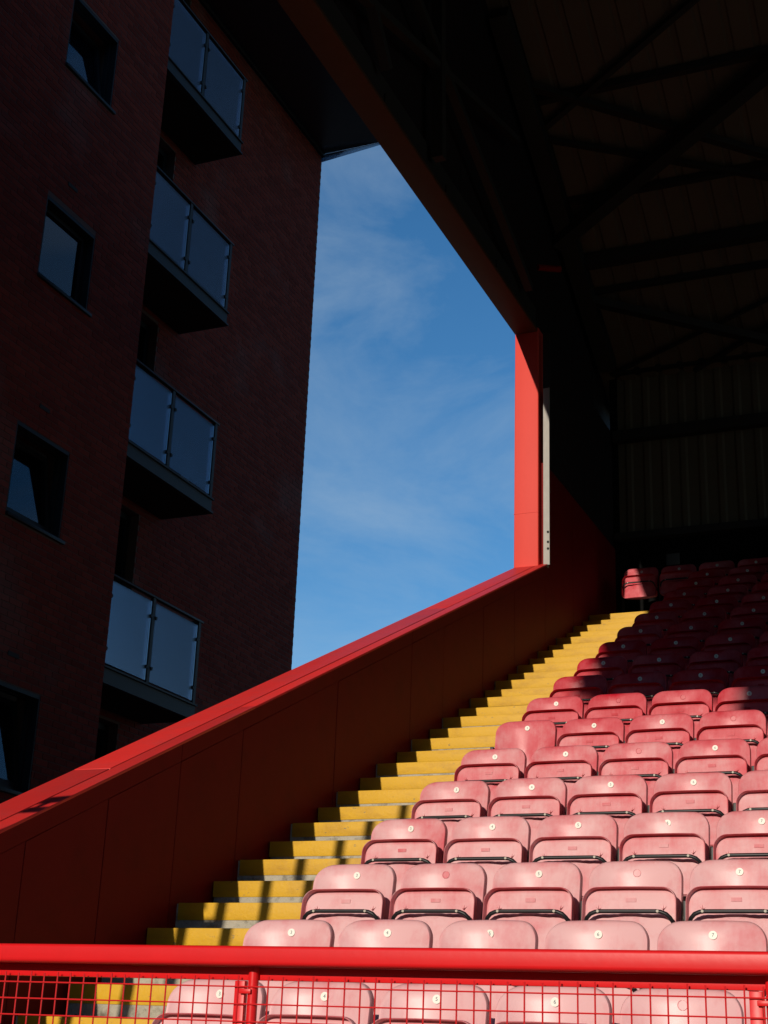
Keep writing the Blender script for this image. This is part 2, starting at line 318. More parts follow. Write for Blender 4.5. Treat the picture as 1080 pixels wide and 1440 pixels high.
# ------------------------------------------------------------------ rear wall
rear = thing('rear_wall', 'dark profiled metal rear wall behind the top seat row', 'wall', (12, YB, 4.9))
b = MB(); b.box(-1.48, 27, YB, YB + 0.15, 4.9, 6.40); par(b.obj('base_wall', 'rear_base', None), rear)
sheet = MB(); w = 1.0
xs = []
for k in range(4):
    o = k * 0.25; xs += [(o, 0), (o + 0.13, 0), (o + 0.16, -0.016), (o + 0.22, -0.016)]
xs.append((1.0, 0))
bx = len(sheet.v)
for (x, y) in xs: sheet.v += [(x, y, 6.42), (x, y, 9.05)]
for i in range(len(xs) - 1): sheet.f.append((2 * i, 2 * i + 2, 2 * i + 3, 2 * i + 1))
sm = sheet.mesh('cladding_sheet', 'rear')
for i in range(28):
    par(link('cladding_sheet', sm, None, (-1.46 + i * 1.0, YB, 0)), rear)
b = MB(); b.box(-1.52, -1.42, YB - 0.045, YB + 0.1, 4.9, 9.3); par(b.obj('corner_flashing', 'rear_base', None), rear)
for zc, hh in ((7.90, 0.16), (6.43, 0.10), (8.95, 0.22)):
    b = MB(); b.box(-1.46, 27, YB - 0.16, YB - 0.035, zc - hh / 2, zc + hh / 2); par(b.obj('cladding_rail', 'roof_steel', None), rear)
notice = MB(); notice.box(-0.80, -0.62, YB - 0.012, YB - 0.001, 6.01, 6.17)
label(notice.obj('notice', 'notice', None, bevel=0.003), 'small grey notice plate on the dark wall above the top seats', 'notice')

# ------------------------------------------------------------------ stand roof: pitched, gable end over the side wall
roof = thing('stand_roof', 'dark pitched stand roof with steel bracing and boarded gable end', 'roof', (12, 0, 7.95))
RS = 0.51; YR = 0.2
def roof_z(y): return 9.0 + RS * (12.5 - y) if y > YR else 9.0 + RS * (12.5 - YR) - (9.0 + RS * (12.5 - YR) - (ZG + 0.05)) * (YR - y) / (YR - YF)
def roof_sheet(y0, y1, x0, x1):
    s = MB(); p = 0.30; n = int((x1 - x0) / p)
    pts = []
    for i in range(n): pts += [(x0 + i * p, 0), (x0 + i * p + 0.20, 0), (x0 + i * p + 0.225, 0.03), (x0 + i * p + 0.275, 0.03)]
    pts.append((x0 + n * p, 0))
    for (x, d) in pts: s.v += [(x, y0, roof_z(y0) + d), (x, y1, roof_z(y1) + d)]
    for i in range(len(pts) - 1): s.f.append((2 * i, 2 * i + 2, 2 * i + 3, 2 * i + 1))
    return par(s.obj('roof_sheet', 'roof', None), roof)
for (a, b_) in ((YB + 0.6, 9.0), (9.0, 4.6), (4.6, YR), (YR, -6.0), (-6.0, YF)): roof_sheet(a, b_, -1.95, 27)
o = MB(); o.prism([(YF, roof_z(YF) + .08), (YR, roof_z(YR) + .08), (YB + .6, roof_z(YB + .6) + .08), (YB + .6, roof_z(YB + .6) + .14), (YR, roof_z(YR) + .16), (YF, roof_z(YF) + .14)], -1.96, 27.01)
par(o.obj('roof_covering', 'roof_top', None), roof)
# gable end boards (inside face) and bottom beam
ys = [YF + i * (YB + .5 - YF) / 24 for i in range(25)]
for a, b_ in zip(ys[:-1], ys[1:]):
    a2 = a + 0.006; b2 = b_ - 0.006
    poly = [(a2, ZG + 0.06), (b2, ZG + 0.06), (b2, roof_z(b2) - 0.01), (a2, roof_z(a2) - 0.01)]
    if a2 < YR < b2: poly.insert(3, (YR, roof_z(YR) - 0.01))
    q = MB(); q.prism(poly, -1.80, -1.62); par(q.obj('gable_board', 'gable', None), roof)
b = MB(); b.box(-1.818, -1.54, YF, 9.50, ZG, ZG + 0.05); par(b.obj('gable_beam', 'gable_beam', None, bevel=0.006), roof)
b = MB(); b.box(-1.60, -1.56, YF, 9.50, ZG + 0.052, ZG + 0.32); par(b.obj('gable_beam_web', 'roof_steel', None), roof)
for y0 in [YF + 1 + i * 1.6 for i in range(13)]:
    b = MB(); b.box(-1.64, -1.545, y0, y0 + 0.10, ZG + 0.051, ZG + 0.16); par(b.obj('beam_cleat', 'roof_steel', None), roof)
# side cladding above the red wall beyond the post
for i, (a, b_) in enumerate(((9.80, 10.6), (10.6, 11.4), (11.4, 12.2), (12.2, YB + .45))):
    q = MB(); q.prism([(a + .004, 6.31), (b_ - .004, 6.31), (b_ - .004, ZG + .055), (a + .004, ZG + .055)], -1.70, -1.50); par(q.obj('side_cladding', 'gable', None), roof)
# purlins and bracing under the rear slope
for yc, hh in ((8.90, .09), (10.2, .08), (11.0, .16), (11.47, .07), (7.2, .10), (5.6, .10), (4.0, .10), (2.4, .10), (-2, .12), (-5, .12), (-8, .12), (-11, .12)):
    b = MB(); b.box(-1.60, 27, yc - hh / 2, yc + hh / 2, roof_z(yc) - 0.02 - hh, roof_z(yc) - 0.012); par(b.obj('purlin', 'roof_steel', None), roof)
def onr(x, y, d): return (x, y, roof_z(y) - d)
BR = [((-1.60, 8.54, .13), (1.9, 10.40, .13), .10), ((-1.35, 9.35, .10), (1.9, 10.61, .10), .075), ((-1.53, 11.40, .19), (1.6, 12.78, .19), .13),
      ((1.6, 7.70, .12), (-1.45, 9.23, .12), .08), ((1.9, 11.56, .10), (-1.45, 12.68, .10), .05), ((1.9, 11.75, .12), (-.30, 12.77, .12), .06)]
for k in range(4):
    for (p0, p1, wd) in BR:
        if k and min(p0[0], p1[0]) + 6.4 * k > 26: continue
        b = MB(); b.beam(onr(p0[0] + 6.4 * k, p0[1], p0[2]), onr(p1[0] + 6.4 * k, p1[1], p1[2]), wd, wd * .8); par(b.obj('brace', 'roof_steel', None), roof)
for k in range(5):                                         # heavy rafters of the raking trusses
    x0 = -2.0 + 6.4 * k
    b = MB(); b.beam(onr(max(x0, -1.6), 10.50 if k == 0 else 10.72, .30), onr(x0 + 3.9, 8.64, .30), .19, .19); par(b.obj('raking_strut', 'roof_steel', None), roof)
# gable truss members
for (p0, p1, wd) in (((4.0, 9.9), (8.9, 8.2), .09), ((5.73, 11.0), (5.94, 8.1), .11), ((2.3, 8.05), (8.4, 9.9), .08), ((7.7, 11.2), (12.5, 8.85), .22), ((1.5, 11.5), (4.6, 8.2), .09)):
    b = MB(); b.beam((-1.45, p0[0], p0[1]), (-1.45, p1[0], p1[1]), wd, wd); par(b.obj('truss_member', 'roof_steel', None), roof)
b = MB(); b.tube([(-1.47, 9.3, 8.70), (-1.25, 9.5, 8.74)], .04, 10); par(b.obj('strut_end', 'red_shaded', None), roof)
# front eaves beam and the added panel hung from it
b = MB(); b.box(-1.80, 27, YF - 0.02, YF + 0.06, ZG - 0.02, roof_z(YF) + .07); par(b.obj('eaves_beam', 'roof_steel', None), roof)
b = MB(); b.box(-0.50, 27, YF - 0.06, YF - 0.022, 7.33, ZG + 0.2); par(b.obj('shadow_fascia', 'red_shaded', None), roof)  # unseen hanging panel added to shade the right of an upper seat row
# roof columns at the front, beyond the frame
for xc in (9.5, 20.5):
    b = MB(); b.tube([(xc, -8.6, -1.846), (xc, -8.6, roof_z(-8.6) - .1)], .11, 14); par(b.obj('column', 'roof_steel', None), roof)

# ------------------------------------------------------------------ seats
NSEG = 10
def outline(hw, z0, z1, rt_, rb, crown):
    P = []
    def arc(cx, cz, r, a0, a1, n):
        for i in range(n + 1):
            a = math.radians(a0 + (a1 - a0) * i / n); P.append((cx + r * math.cos(a), cz + r * math.sin(a)))
    arc(hw - rb, z0 + rb, rb, -90, 0, 5); arc(hw - rt_, z1 - rt_, rt_, 0, 90, 8)
    nt = 7
    for i in range(1, nt): P.append((hw - rt_ - 2 * (hw - rt_) * i / nt, z1))
    arc(-hw + rt_, z1 - rt_, rt_, 90, 180, 8); arc(-hw + rb, z0 + rb, rb, 180, 270, 5)
    for i in range(1, nt): P.append((-hw + rb + 2 * (hw - rb) * i / nt, z0))
    zm = (z0 + z1) / 2
    return [(x, z + (crown * (1 - (x / hw) ** 2) * max(0, (z - zm) / (z1 - zm)))) for x, z in P]
def shell(name, P, yfun, cz, rings, edge, depth, m, flip=False):
    """front surface from rings inside the outline, rounded edge, flange going back"""
    s = MB(); n = len(P); lv = []
    for sc, off in rings:
        lv.append(len(s.v))
        for (x, z) in P:
            X = x * sc; Z = cz + (z - cz) * sc; s.v.append((X, yfun(X, Z) + off, Z))
    for sc, off in edge:
        lv.append(len(s.v))
        for (x, z) in P:
            X = x * sc; Z = cz + (z - cz) * sc; s.v.append((X, yfun(x, z) + off, Z))
    for a, b in zip(lv[:-1], lv[1:]):
        for i in range(n): s.f.append((a + i, a + (i + 1) % n, b + (i + 1) % n, b + i))
    c = len(s.v); s.v.append((0, yfun(0, cz) + rings[0][1], cz))
    for i in range(n): s.f.append((c, lv[0] + (i + 1) % n, lv[0] + i))
    # back closing skin
    c2 = len(s.v); s.v.append((0, yfun(0, cz) + depth, cz)); a = lv[-1]
    for i in range(n): s.f.append((c2, a + i, a + (i + 1) % n))
    return s.mesh(name, m, smooth=True)
ZD = 0.735                                               # number disc height above the tread
def back_y(x, z):
    t = (z - ZD)
    return 0.12 * t - 0.072 * (x / 0.22) ** 2 * (0.45 + 0.55 * min(1, max(0, (0.80 - z) / 0.25))) + 0.045 * max(0, (z - 0.745) / 0.05) ** 2 * 0.35
def back_mesh():
    P = outline(0.221, 0.37, 0.785, 0.085, 0.03, 0.012)
    return shell('backrest', P, back_y, 0.60, [(.12, 0), (.3, 0), (.5, 0), (.68, 0), (.82, 0), (.92, 0), (.965, 0)], [(.988, .003), (1.0, .010), (1.0, .03), (.99, .048)], .02, 'seat')
def pan_y(x, z):
    base = -0.115 - 0.16 * (0.65 - z)
    bulge = -0.035 * max(0.0, min(1.0, (0.545 - 0.35 * x * x * 4 - z) / 0.03)) * max(0, 1 - (abs(x) / 0.20) ** 4)
    return base + bulge
def pan_mesh():
    P = outline(0.219, 0.34, 0.655, 0.065, 0.06, 0.004)
    # recessed face, then the lip that stands towards the viewer, then the flange back to the backrest
    s = MB(); n = len(P); cz = 0.50; lv = []
    def ring(sc, off, flat):
        lv.append(len(s.v))
        for (x, z) in P:
            X = x * sc; Z = cz + (z - cz) * (sc if sc < .9 else 1 - (1 - sc) * 1.35)
            s.v.append((X, (pan_y(X, Z) if not flat else -0.115 - 0.16 * (0.65 - Z)) + off, Z))
    for sc in (.12, .3, .45, .6, .72, .82, .89, .945): ring(sc, 0, False)
    ring(.962, -.006, True); ring(.972, -.026, True); ring(.980, -.048, True); ring(.986, -.0505, True); ring(.995, -.0495, True); ring(1.0, -.042, True); ring(1.0, -.028, True); ring(.992, -.012, True)
    for a, b in zip(lv[:-1], lv[1:]):
        for i in range(n): s.f.append((a + i, a + (i + 1) % n, b + (i + 1) % n, b + i))
    c = len(s.v); s.v.append((0, pan_y(0, cz), cz))
    for i in range(n): s.f.append((c, lv[0] + (i + 1) % n, lv[0] + i))
    c2 = len(s.v); s.v.append((0, -0.115 - .004, cz)); a = lv[-1]
    for i in range(n): s.f.append((c2, a + i, a + (i + 1) % n))
    return s.mesh('seat_pan', 'pan', smooth=True)
def tube_mesh():
    pts = [(-.215, -.10, .44), (-.211, -.15, .468), (-.204, -.176, .492), (-.192, -.190, .514), (-.175, -.194, .531), (-.152, -.195, .540), (-.13, -.195, .5425)]
    pts += [(-.06, -.195, .5425), (0, -.195, .5425), (.06, -.195, .5425)] + [(-x, y, z) for (x, y, z) in pts[::-1]]
    s = MB(); s.tube(pts, .0098, 10); return s.mesh('pan_frame', 'black', smooth=True)
def bolt_mesh():
    s = MB(); s.tube([(0, 0, 0), (0, -.004, 0)], .0065, 8); return s.mesh('bolt', 'bolt')
def rib_mesh():
    s = MB()
    for sx in (-1, 1):
        for ax, az in ((.034, .030), (0.004, .034), (-.018, .014)):
            b = len(s.v); s.v += [(sx * .150, -.124, .560), (sx * .150, -.146, .556), (sx * (.150 + ax), -.120, .560 + az), (sx * .145, -.124, .557)]
            s.f += [(b, b + 1, b + 2), (b + 3, b + 1, b + 2)]
    return s.mesh('pan_ribs', 'pan')
def plate_mesh():
    s = MB(); s.box(-.024, .024, -.1275, -.122, .592, .610); return s.mesh('maker_plate', 'pan')
def bracket_mesh():
    s = MB(); s.box(.229, .251, -.085, -.02, .0, .60); s.box(.230, .250, -.02, .015, .14, .24); s.box(.20, .28, -.16, -.0, .0, .012)
    return s.mesh('bracket', 'bracket', bevel=.004)
def disc_mesh():
    s = MB(); s.tube([(0, .002, 0), (0, -.0045, 0)], .0175, 18); return s.mesh('number_disc', 'disc')
def half_disc_mesh():
    s = MB(); n = 12; pts = [(.0175 * math.cos(math.radians(-60 + 200 * i / n)), .0175 * math.sin(math.radians(-60 + 200 * i / n))) for i in range(n + 1)]
    b = len(s.v)
    for y in (.002, -.0045):
        for x, z in pts: s.v.append((x, y, z))
    k = len(pts); s.f.append(tuple(range(b, b + k))); s.f.append(tuple(range(b + k, b + 2 * k))[::-1])
    for i in range(k): s.f.append((b + i, b + (i + 1) % k, b + k + (i + 1) % k, b + k + i))
    return s.mesh('number_disc', 'disc')
def scar_mesh():
    s = MB(); s.tube([(0, .002, 0), (0, -.0012, 0)], .0175, 18); n0 = len(s.v)
    s.tube([(.0175 * math.cos(a), -.0015, .0175 * math.sin(a)) for a in [2 * math.pi * i / 16 for i in range(17)]], .0016, 5)
    return s.mesh('disc_scar', 'seat')
def digit_mesh(t):
    c = bpy.data.curves.new('number', 'FONT'); c.body = t; c.size = .021; c.align_x = 'CENTER'; c.align_y = 'CENTER'; c.extrude = 0.0004
    o = bpy.data.objects.new('number_tmp', c); COL.objects.link(o); bpy.context.view_layer.update()
    me = bpy.data.meshes.new_from_object(o.evaluated_get(bpy.context.evaluated_depsgraph_get()))
    bpy.data.objects.remove(o); me.transform(Matrix.Rotation(math.radians(90), 4, 'X')); me.materials.clear(); me.materials.append(M['ink']); me.name = 'number'; return me
ME = dict(back=back_mesh(), pan=pan_mesh(), tube=tube_mesh(), bolt=bolt_mesh(), ribs=rib_mesh(), plate=plate_mesh(), br=bracket_mesh(), disc=disc_mesh(), half=half_disc_mesh(), scar=scar_mesh())
DIG = {i: digit_mesh(str(i)) for i in range(1, 15)}
ORD = ['first', 'second', 'third', 'fourth', 'fifth', 'sixth', 'seventh', 'eighth', 'ninth', 'tenth', 'eleventh', 'twelfth', 'thirteenth', 'fourteenth', 'fifteenth', 'sixteenth', 'seventeenth', 'eighteenth']
BLEACH_SUNLIT = [1.0, .96, .90, .82, .72, .58, .42, .26, .16, .12, .12, .12, .1, .1, .1, .1, .1, .34]  # fading by row; the last value is raised to brighten the sunlit patch
NODISC = {(2, 1), (2, 3), (5, 2), (6, 3), (7, 2), (7, 1), (8, 0), (0, 4)}
HALF = {(1, 2), (3, 3)}
SP = 0.48
def make_seat(i, j):
    x = i * SP; y = T * j; z = tread_z(j)
    if j == 0: y += 0.086; z += 0.04
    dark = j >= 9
    bl = BLEACH_SUNLIT[j] + random.uniform(-.06, .06)
    colw = 'pale pink' if j <= 3 else ('faded pinkish red' if j <= 6 else 'dark red')
    if j == NR and i < 0: lb = 'dark red tip-up seat across the top of the stairs, %s from the red wall' % ORD[i + 2]
    else: lb = '%s tip-up seat, %s from stairs, %s row up from the railing' % (colw, ORD[i if j < NR else i + 2], ORD[j])
    if (i, j) == (0, 6): lb = 'pinkish red seat shell without folded pan, beside stairs, seventh row up'
    t = thing('tip_up_seat', lb, 'seat', (x, y, z), 'red tip-up seats in rows on the terrace')
    t.rotation_euler.z = random.uniform(-.012, .012)
    def prt(n, me, parent=t, loc=(0, 0, 0), rot=None):
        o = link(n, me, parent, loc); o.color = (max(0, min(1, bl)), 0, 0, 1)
        if rot: o.rotation_euler = rot
        return o
    bk = prt('backrest', ME['back'], rot=(random.uniform(-.012, .012), 0, 0))
    if (i, j) != (0, 6):
        pn = prt('seat_pan', ME['pan'], loc=(0, random.uniform(-.004, .004), random.uniform(-.006, .006)))
        kind(prt('pan_ribs', ME['ribs'], pn), 'stuff'); prt('maker_plate', ME['plate'], pn).color = (max(0, bl - .12), 0, 0, 1)
        tb = prt('pan_frame', ME['tube'])
        for sx in (-.138, .138): prt('bolt', ME['bolt'], tb, (sx, -.2035, .5425))
    prt('bracket', ME['br'])
    if (i == 0 and j < NR) or (j == NR and i == -2): prt('bracket', ME['br'], loc=(-.48, 0, 0))
    yd = back_y(0, ZD) - .001; rx = -.12
    k = (i, j)
    if (j, i) in NODISC: prt('disc_scar', ME['scar'], bk, (0, yd, ZD), (-.12, 0, 0)).color = (max(0, bl - .25), 0, 0, 1)
    else:
        half = (j, i) in HALF
        d = prt('number_disc', ME['half' if half else 'disc'], bk, (0, yd, ZD), (-.12, 0, random.uniform(-.1, .1)))
        prt('number', DIG[i + 3], d, (0, -.0049, 0))
    return t
def projx(P):
    d = P - CAM; zz = d.dot(FW); return 540 + FPX * d.dot(RT) / zz, 720 - FPX * d.dot(UP) / zz
for j in range(0, NR + 1):
    for i in range(-2 if j == NR else 0, 12):
        px, py = projx(Vector((i * SP - .24, T * j, R * j)))
        if px > 1150: break
        make_seat(i, j)

# ------------------------------------------------------------------ front railing with wire mesh
YRL = -1.45
rail = thing('mesh_railing', 'bright red railing with square wire mesh in front of the seats', 'railing', (1.2, YRL, -1.2))
X0, X1 = -1.42, 9.0
b = MB(); b.box(X0, X1, YRL - .045, YRL + .06, .071, .127); par(b.obj('top_rail', 'red_rail', None, bevel=.011, seg=4), rail)
b = MB(); b.box(X0, X1, YRL + .038, YRL + .056, .0325, .0705); par(b.obj('angle_frame', 'red_rail', None, bevel=.002), rail)
for xp in (-.98, 0.915, 2.44, 4.4, 6.4, 8.4):
    b = MB(); b.box(xp - .028, xp + .006, YRL + .020, YRL + .042, -1.2, .030); par(b.obj('mesh_flat', 'red_rail', None, bevel=.002), rail)
    b = MB(); b.tube([(xp + .030, YRL + .03, -1.25), (xp + .030, YRL + .03, .070)], .016, 14); par(b.obj('post', 'red_rail', None, smooth=True), rail)
    for zz in (.0, -.45, -.9):
        b = MB(); b.box(xp - .006, xp + .034, YRL + .006, YRL + .0115, zz - .007, zz + .007); par(b.obj('clip', 'red_rail', None, bevel=.002), rail)
vm = MB(); vm.tube([(0, 0, -1.15), (0, 0, .043)], .0025, 6); vm = vm.mesh('vertical_wire', 'red_wire', smooth=True)
n = int((X1 - X0) / .05)
for k in range(n):
    o_ = link('vertical_wire', vm, None, (X0 + .02 + k * .05 + random.uniform(-.0015, .0015), YRL + .018, random.uniform(-.003, .003))); o_.rotation_euler = (0, random.uniform(-.002, .002), 0); par(o_, rail)
hm = MB(); hm.tube([(X0, 0, 0), (X1, 0, 0)], .0025, 6); hm = hm.mesh('horizontal_wire', 'red_wire', smooth=True)
for k in range(24): par(link('horizontal_wire', hm, None, (0, YRL + .0135, .013 - k * .0495)), rail)

# ------------------------------------------------------------------ unseen twin poles added to cast the shadow bars on the steps
shadow_rig = thing('shadow_poles', 'unseen leaning twin poles added to cast shadows on the steps', 'shadow caster', (-1.9, -2.5, -1.846))
for dx in (0, .285):
    b = MB(); zf = lambda z: -1.654 + dx + .125 * (z - 2.27)
    b.beam((zf(-1.84), -2.5, -1.84), (zf(3.7 - dx * .9), -2.5, 3.7 - dx * .9), .15, .05); par(b.obj('shadow_pole', 'roof_steel', None), shadow_rig)
b = MB(); b.tube([(-1.92, -2.5, 2.04), (-1.79, -2.5, 2.06)], .045, 10); b.tube([(-1.90, -2.5, 1.915), (-1.72, -2.5, 1.925)], .035, 10); b.tube([(-1.86, -2.5, 1.96), (-1.86, -2.5, 2.02)], .02, 8); par(b.obj('shadow_lump', 'roof_steel', None), shadow_rig)  # unseen piece added to cast the dark blot on the coping

# ------------------------------------------------------------------ apartment block
apt = thing('apartment_block', 'shaded red brick apartment block with glass balconies beyond the wall', 'building', (-8, 6, -1.85))
XA, XF, XB = -6.5, -6.6, -7.4
YE, YC, ZE = 8.51, 15.08, 15.30
ST = 2.87
wz = [(10.88, 11.92), (8.00, 9.03), (5.11, 6.17), (2.24, 3.31), (-.65, .4)]
WY0, WY1 = 6.37, 7.37
holesA = [(WY0, WY1, a, b) for a, b in wz] + [(2.2, 3.2, a, b) for a, b in wz] + [(-2.0, -1.0, a, b) for a, b in wz]
bz = [12.41, 9.52, 6.64, 3.76, .88]                       # undersides of the balcony slabs
holesB = [(8.62, 10.27, b + .20, b + 2.76) for b in bz]
def holed(name, x0, x1, y0, y1, z0, z1, holes, parent):
    Y = sorted({y0, y1, *[h[0] for h in holes], *[h[1] for h in holes]}); Z = sorted({z0, z1, *[h[2] for h in holes], *[h[3] for h in holes]})
    Y = [y for y in Y if y0 <= y <= y1]; Z = [z for z in Z if z0 <= z <= z1]
    s = MB()
    def solid(i, k):
        if i < 0 or k < 0 or i >= len(Y) - 1 or k >= len(Z) - 1: return False
        cy = (Y[i] + Y[i + 1]) / 2; cz = (Z[k] + Z[k + 1]) / 2
        return not any(h[0] < cy < h[1] and h[2] < cz < h[3] for h in holes)
    def quad(*v): b = len(s.v); s.v.extend(v); s.f.append((b, b + 1, b + 2, b + 3))
    for i in range(len(Y) - 1):
        for k in range(len(Z) - 1):
            if not solid(i, k): continue
            a, b, c, d = Y[i], Y[i + 1], Z[k], Z[k + 1]
            quad((x1, a, c), (x1, b, c), (x1, b, d), (x1, a, d)); quad((x0, a, c), (x0, a, d), (x0, b, d), (x0, b, c))
            if not solid(i - 1, k): quad((x0, a, c), (x1, a, c), (x1, a, d), (x0, a, d))
            if not solid(i + 1, k): quad((x0, b, c), (x0, b, d), (x1, b, d), (x1, b, c))
            if not solid(i, k - 1): quad((x0, a, c), (x0, b, c), (x1, b, c), (x1, a, c))
            if not solid(i, k + 1): quad((x0, a, d), (x1, a, d), (x1, b, d), (x0, b, d))
    me = bpy.data.meshes.new(name); me.from_pydata(s.v, [], s.f); me.materials.append(M['mortar'])
    return par(link(name, me), parent)
wa = holed('wall', XA - .32, XA - .005, -9.0, YE, -1.84, ZE - .01, holesA, apt)
wb = holed('wall', XB - .32, XB - .005, YE - 1.2, YC, -1.84, ZE - .01, holesB, apt)
s = MB(); s.box(XB - 9, XA - .33, -8.9, YE - .01, -1.84, ZE - .02); par(s.obj('inner_wall', 'dark_room', None), apt).hide_render = False
bpy.data.objects.remove(bpy.data.objects['inner_wall'])
# body of the block: side and rear faces
s = MB(); s.box(XA - .32, XA - .006, YE, YE + .004, -1.84, ZE - .02); par(s.obj('return_wall', 'mortar', None), apt)
s = MB(); s.box(-19, XB - .322, YC - .25, YC, -1.84, ZE - .02); par(s.obj('end_wall', 'mortar', None), apt)
s = MB(); s.box(-19, XA - .322, -9.0, -8.75, -1.84, ZE - .02); par(s.obj('end_wall', 'mortar', None), apt)
s = MB(); s.box(-19.3, -19, -9.0, YC, -1.84, ZE - .02); par(s.obj('back_wall', 'mortar', None), apt)
s = MB(); s.box(-9.2, -9.1, -8.7, YC - .3, -1.84, ZE - .03); par(s.obj('room_partition', 'dark_room', None), apt)
# bricks: 215 x 65 with 10 mm joints
def brick_list(y0, y1, z0, z1, holes, x):
    out = []; k = 0; z = z0
    while z + .065 <= z1:
        y = y0 - (.1125 if k % 2 else 0)
        while y < y1:
            a, b = max(y, y0), min(y + .215, y1)
            if b - a > .05:
                seg = [(a, b)]
                for h in holes:
                    if z + .065 > h[2] and z < h[3]:
                        ns = []
                        for (p, q) in seg:
                            if q <= h[0] or p >= h[1]: ns.append((p, q))
                            else:
                                if p < h[0] - .03: ns.append((p, h[0]))
                                if q > h[1] + .03: ns.append((h[1], q))
                        seg = ns
                out += [(x, p, q, z) for p, q in seg]
            y += .225
        z += .075; k += 1
    return out
BA = brick_list(4.6, YE, 1.0, 14.2, holesA, XA); BB = brick_list(YE + .0, YC, 2.4, ZE - .03, holesB, XB)
def vis(b):
    px, py = projx(Vector((b[0], (b[1] + b[2]) / 2, b[3] + .03)))
    return 4 < px < 1076 and 4 < py and py < 1129 - .466 * px - 6
full = [b for b in BA if vis(b) and b[2] - b[1] > .2]
full.sort(key=lambda b: (Vector((b[0], b[1], b[3])) - CAM).length)
single = set(full[:296])
def brick_box(s, x, a, b, z, d=.006):
    i = len(s.v); x0 = x - .012; x1 = x + random.uniform(-.002, .001)
    s.v += [(x0, a, z), (x1, a + .002, z + .002), (x1, b - .002, z + .002), (x0, b, z), (x0, a, z + .065), (x1, a + .002, z + .063), (x1, b - .002, z + .063), (x0, b, z + .065)]
    s.f += [(i + 1, i + 2, i + 6, i + 5), (i, i + 1, i + 5, i + 4), (i + 2, i + 3, i + 7, i + 6), (i + 5, i + 6, i + 7, i + 4), (i, i + 3, i + 2, i + 1)]
bs = MB(); brick_box(bs, 0, 0, .215, 0); bme = bs.mesh('brick', 'brick_o')
for b in single:
    o_ = link('brick', bme, None, (b[0] + random.uniform(-.002, .001), b[1], b[3])); o_.parent = wa; o_.matrix_parent_inverse = (Matrix.Translation(apt.location) @ wa.matrix_parent_inverse).inverted()
for lst, w_ in ((BA, wa), (BB, wb)):
    s = MB()
    for b in lst:
        if b not in single: brick_box(s, *b)
    me = bpy.data.meshes.new('bricks'); me.from_pydata(s.v, [], s.f); me.materials.append(M['brick_i'])
    o_ = kind(link('bricks', me), 'stuff'); o_.parent = w_; o_.matrix_parent_inverse = (Matrix.Translation(apt.location) @ w_.matrix_parent_inverse).inverted()
def sub(o, parent):            # sub-part placed in world coordinates under a part of the block
    o.parent = parent; o.matrix_parent_inverse = (Matrix.Translation(apt.location) @ parent.matrix_parent_inverse).inverted(); return o
# windows
def window(y0, y1, z0, z1, opened):
    f = MB(); xo = XA - .10
    for (a, b, c, d) in ((y0, y0 + .055, z0, z1), (y1 - .055, y1, z0, z1), (y0 + .055, y1 - .055, z0, z0 + .06), (y0 + .055, y1 - .055, z1 - .055, z1)): f.box(xo - .06, xo, a, b, c, d)
    w = par(f.obj('window', 'frame', None), apt)
    s = MB(); s.box(xo - .02, XA + .03, y0 - .0, y1 + .07, z0 - .045, z0 - .004); sub(s.obj('sill', 'frame', None, bevel=.004), w)
    s = MB(); s.box(XA - .10, XA - .006, y0 + .001, y1 - .001, z1 - .045, z1 - .001); sub(s.obj('reveal_shade_top', 'frame', None), w)  # dark lining, top and sides, coloured in for the reveal's shade
    s = MB(); s.box(XA - .099, XA - .006, y1 - .022, y1 - .001, z0, z1 - .046); sub(s.obj('reveal_shade_side', 'frame', None), w)
    s = MB(); s.box(XA - .099, XA - .006, y0 + .001, y0 + .022, z0, z1 - .046); sub(s.obj('reveal_shade_side', 'frame', None), w)
    ang = math.radians(9) if opened else 0.0
    sash = MB(); hy0, hy1, hz0, hz1 = y0 + .06, y1 - .06, z0 + .065, z1 - .06
    for (a, b, c, d) in ((hy0, hy0 + .05, hz0, hz1), (hy1 - .05, hy1, hz0, hz1), (hy0 + .05, hy1 - .05, hz0, hz0 + .05), (hy0 + .05, hy1 - .05, hz1 - .05, hz1)): sash.box(-.04, 0, a, b, c - hz0, d - hz0)
    pane = MB(); pane.box(-.026, -.016, hy0 + .045, hy1 - .045, .045, hz1 - hz0 - .045)
    for nm, mb, mt in (('sash', sash, 'frame'), ('pane', pane, 'glass')):
        me = mb.mesh(nm, mt); me.transform(Matrix.Translation((xo - .012, 0, hz0)) @ Matrix.Rotation(-ang, 4, 'Y')); sub(link(nm, me), w)
    c = MB(); n = 18
    top = z1 if not opened else z0 + (z1 - z0) * .80
    ce = y1 - .04 if not opened else y0 + (y1 - y0) * .70
    for i in range(n + 1):
        y = y0 + (ce - y0) * i / n; xx = xo - .17 - .02 * (i % 2)
        c.v += [(xx, y, z0 - .05), (xx, y, top - (0 if not opened else .12 * i / n))]
    for i in range(n): c.f.append((2 * i, 2 * i + 2, 2 * i + 3, 2 * i + 1))
    sub(c.obj('curtain', 'curtain', None), w)
for k, (a, b) in enumerate(wz):
    window(WY0, WY1, a, b, k in (0, 2, 3))
    if k < 4:
        window(2.2, 3.2, a, b, False); window(-2.0, -1.0, a, b, False)
for zc in (9.36, 6.46, 12.25, 3.6):
    v = MB(); v.box(XA - .02, XA + .008, 6.71, 6.90, zc - .0, zc + .05); par(v.obj('air_vent', 'hole', None), apt)
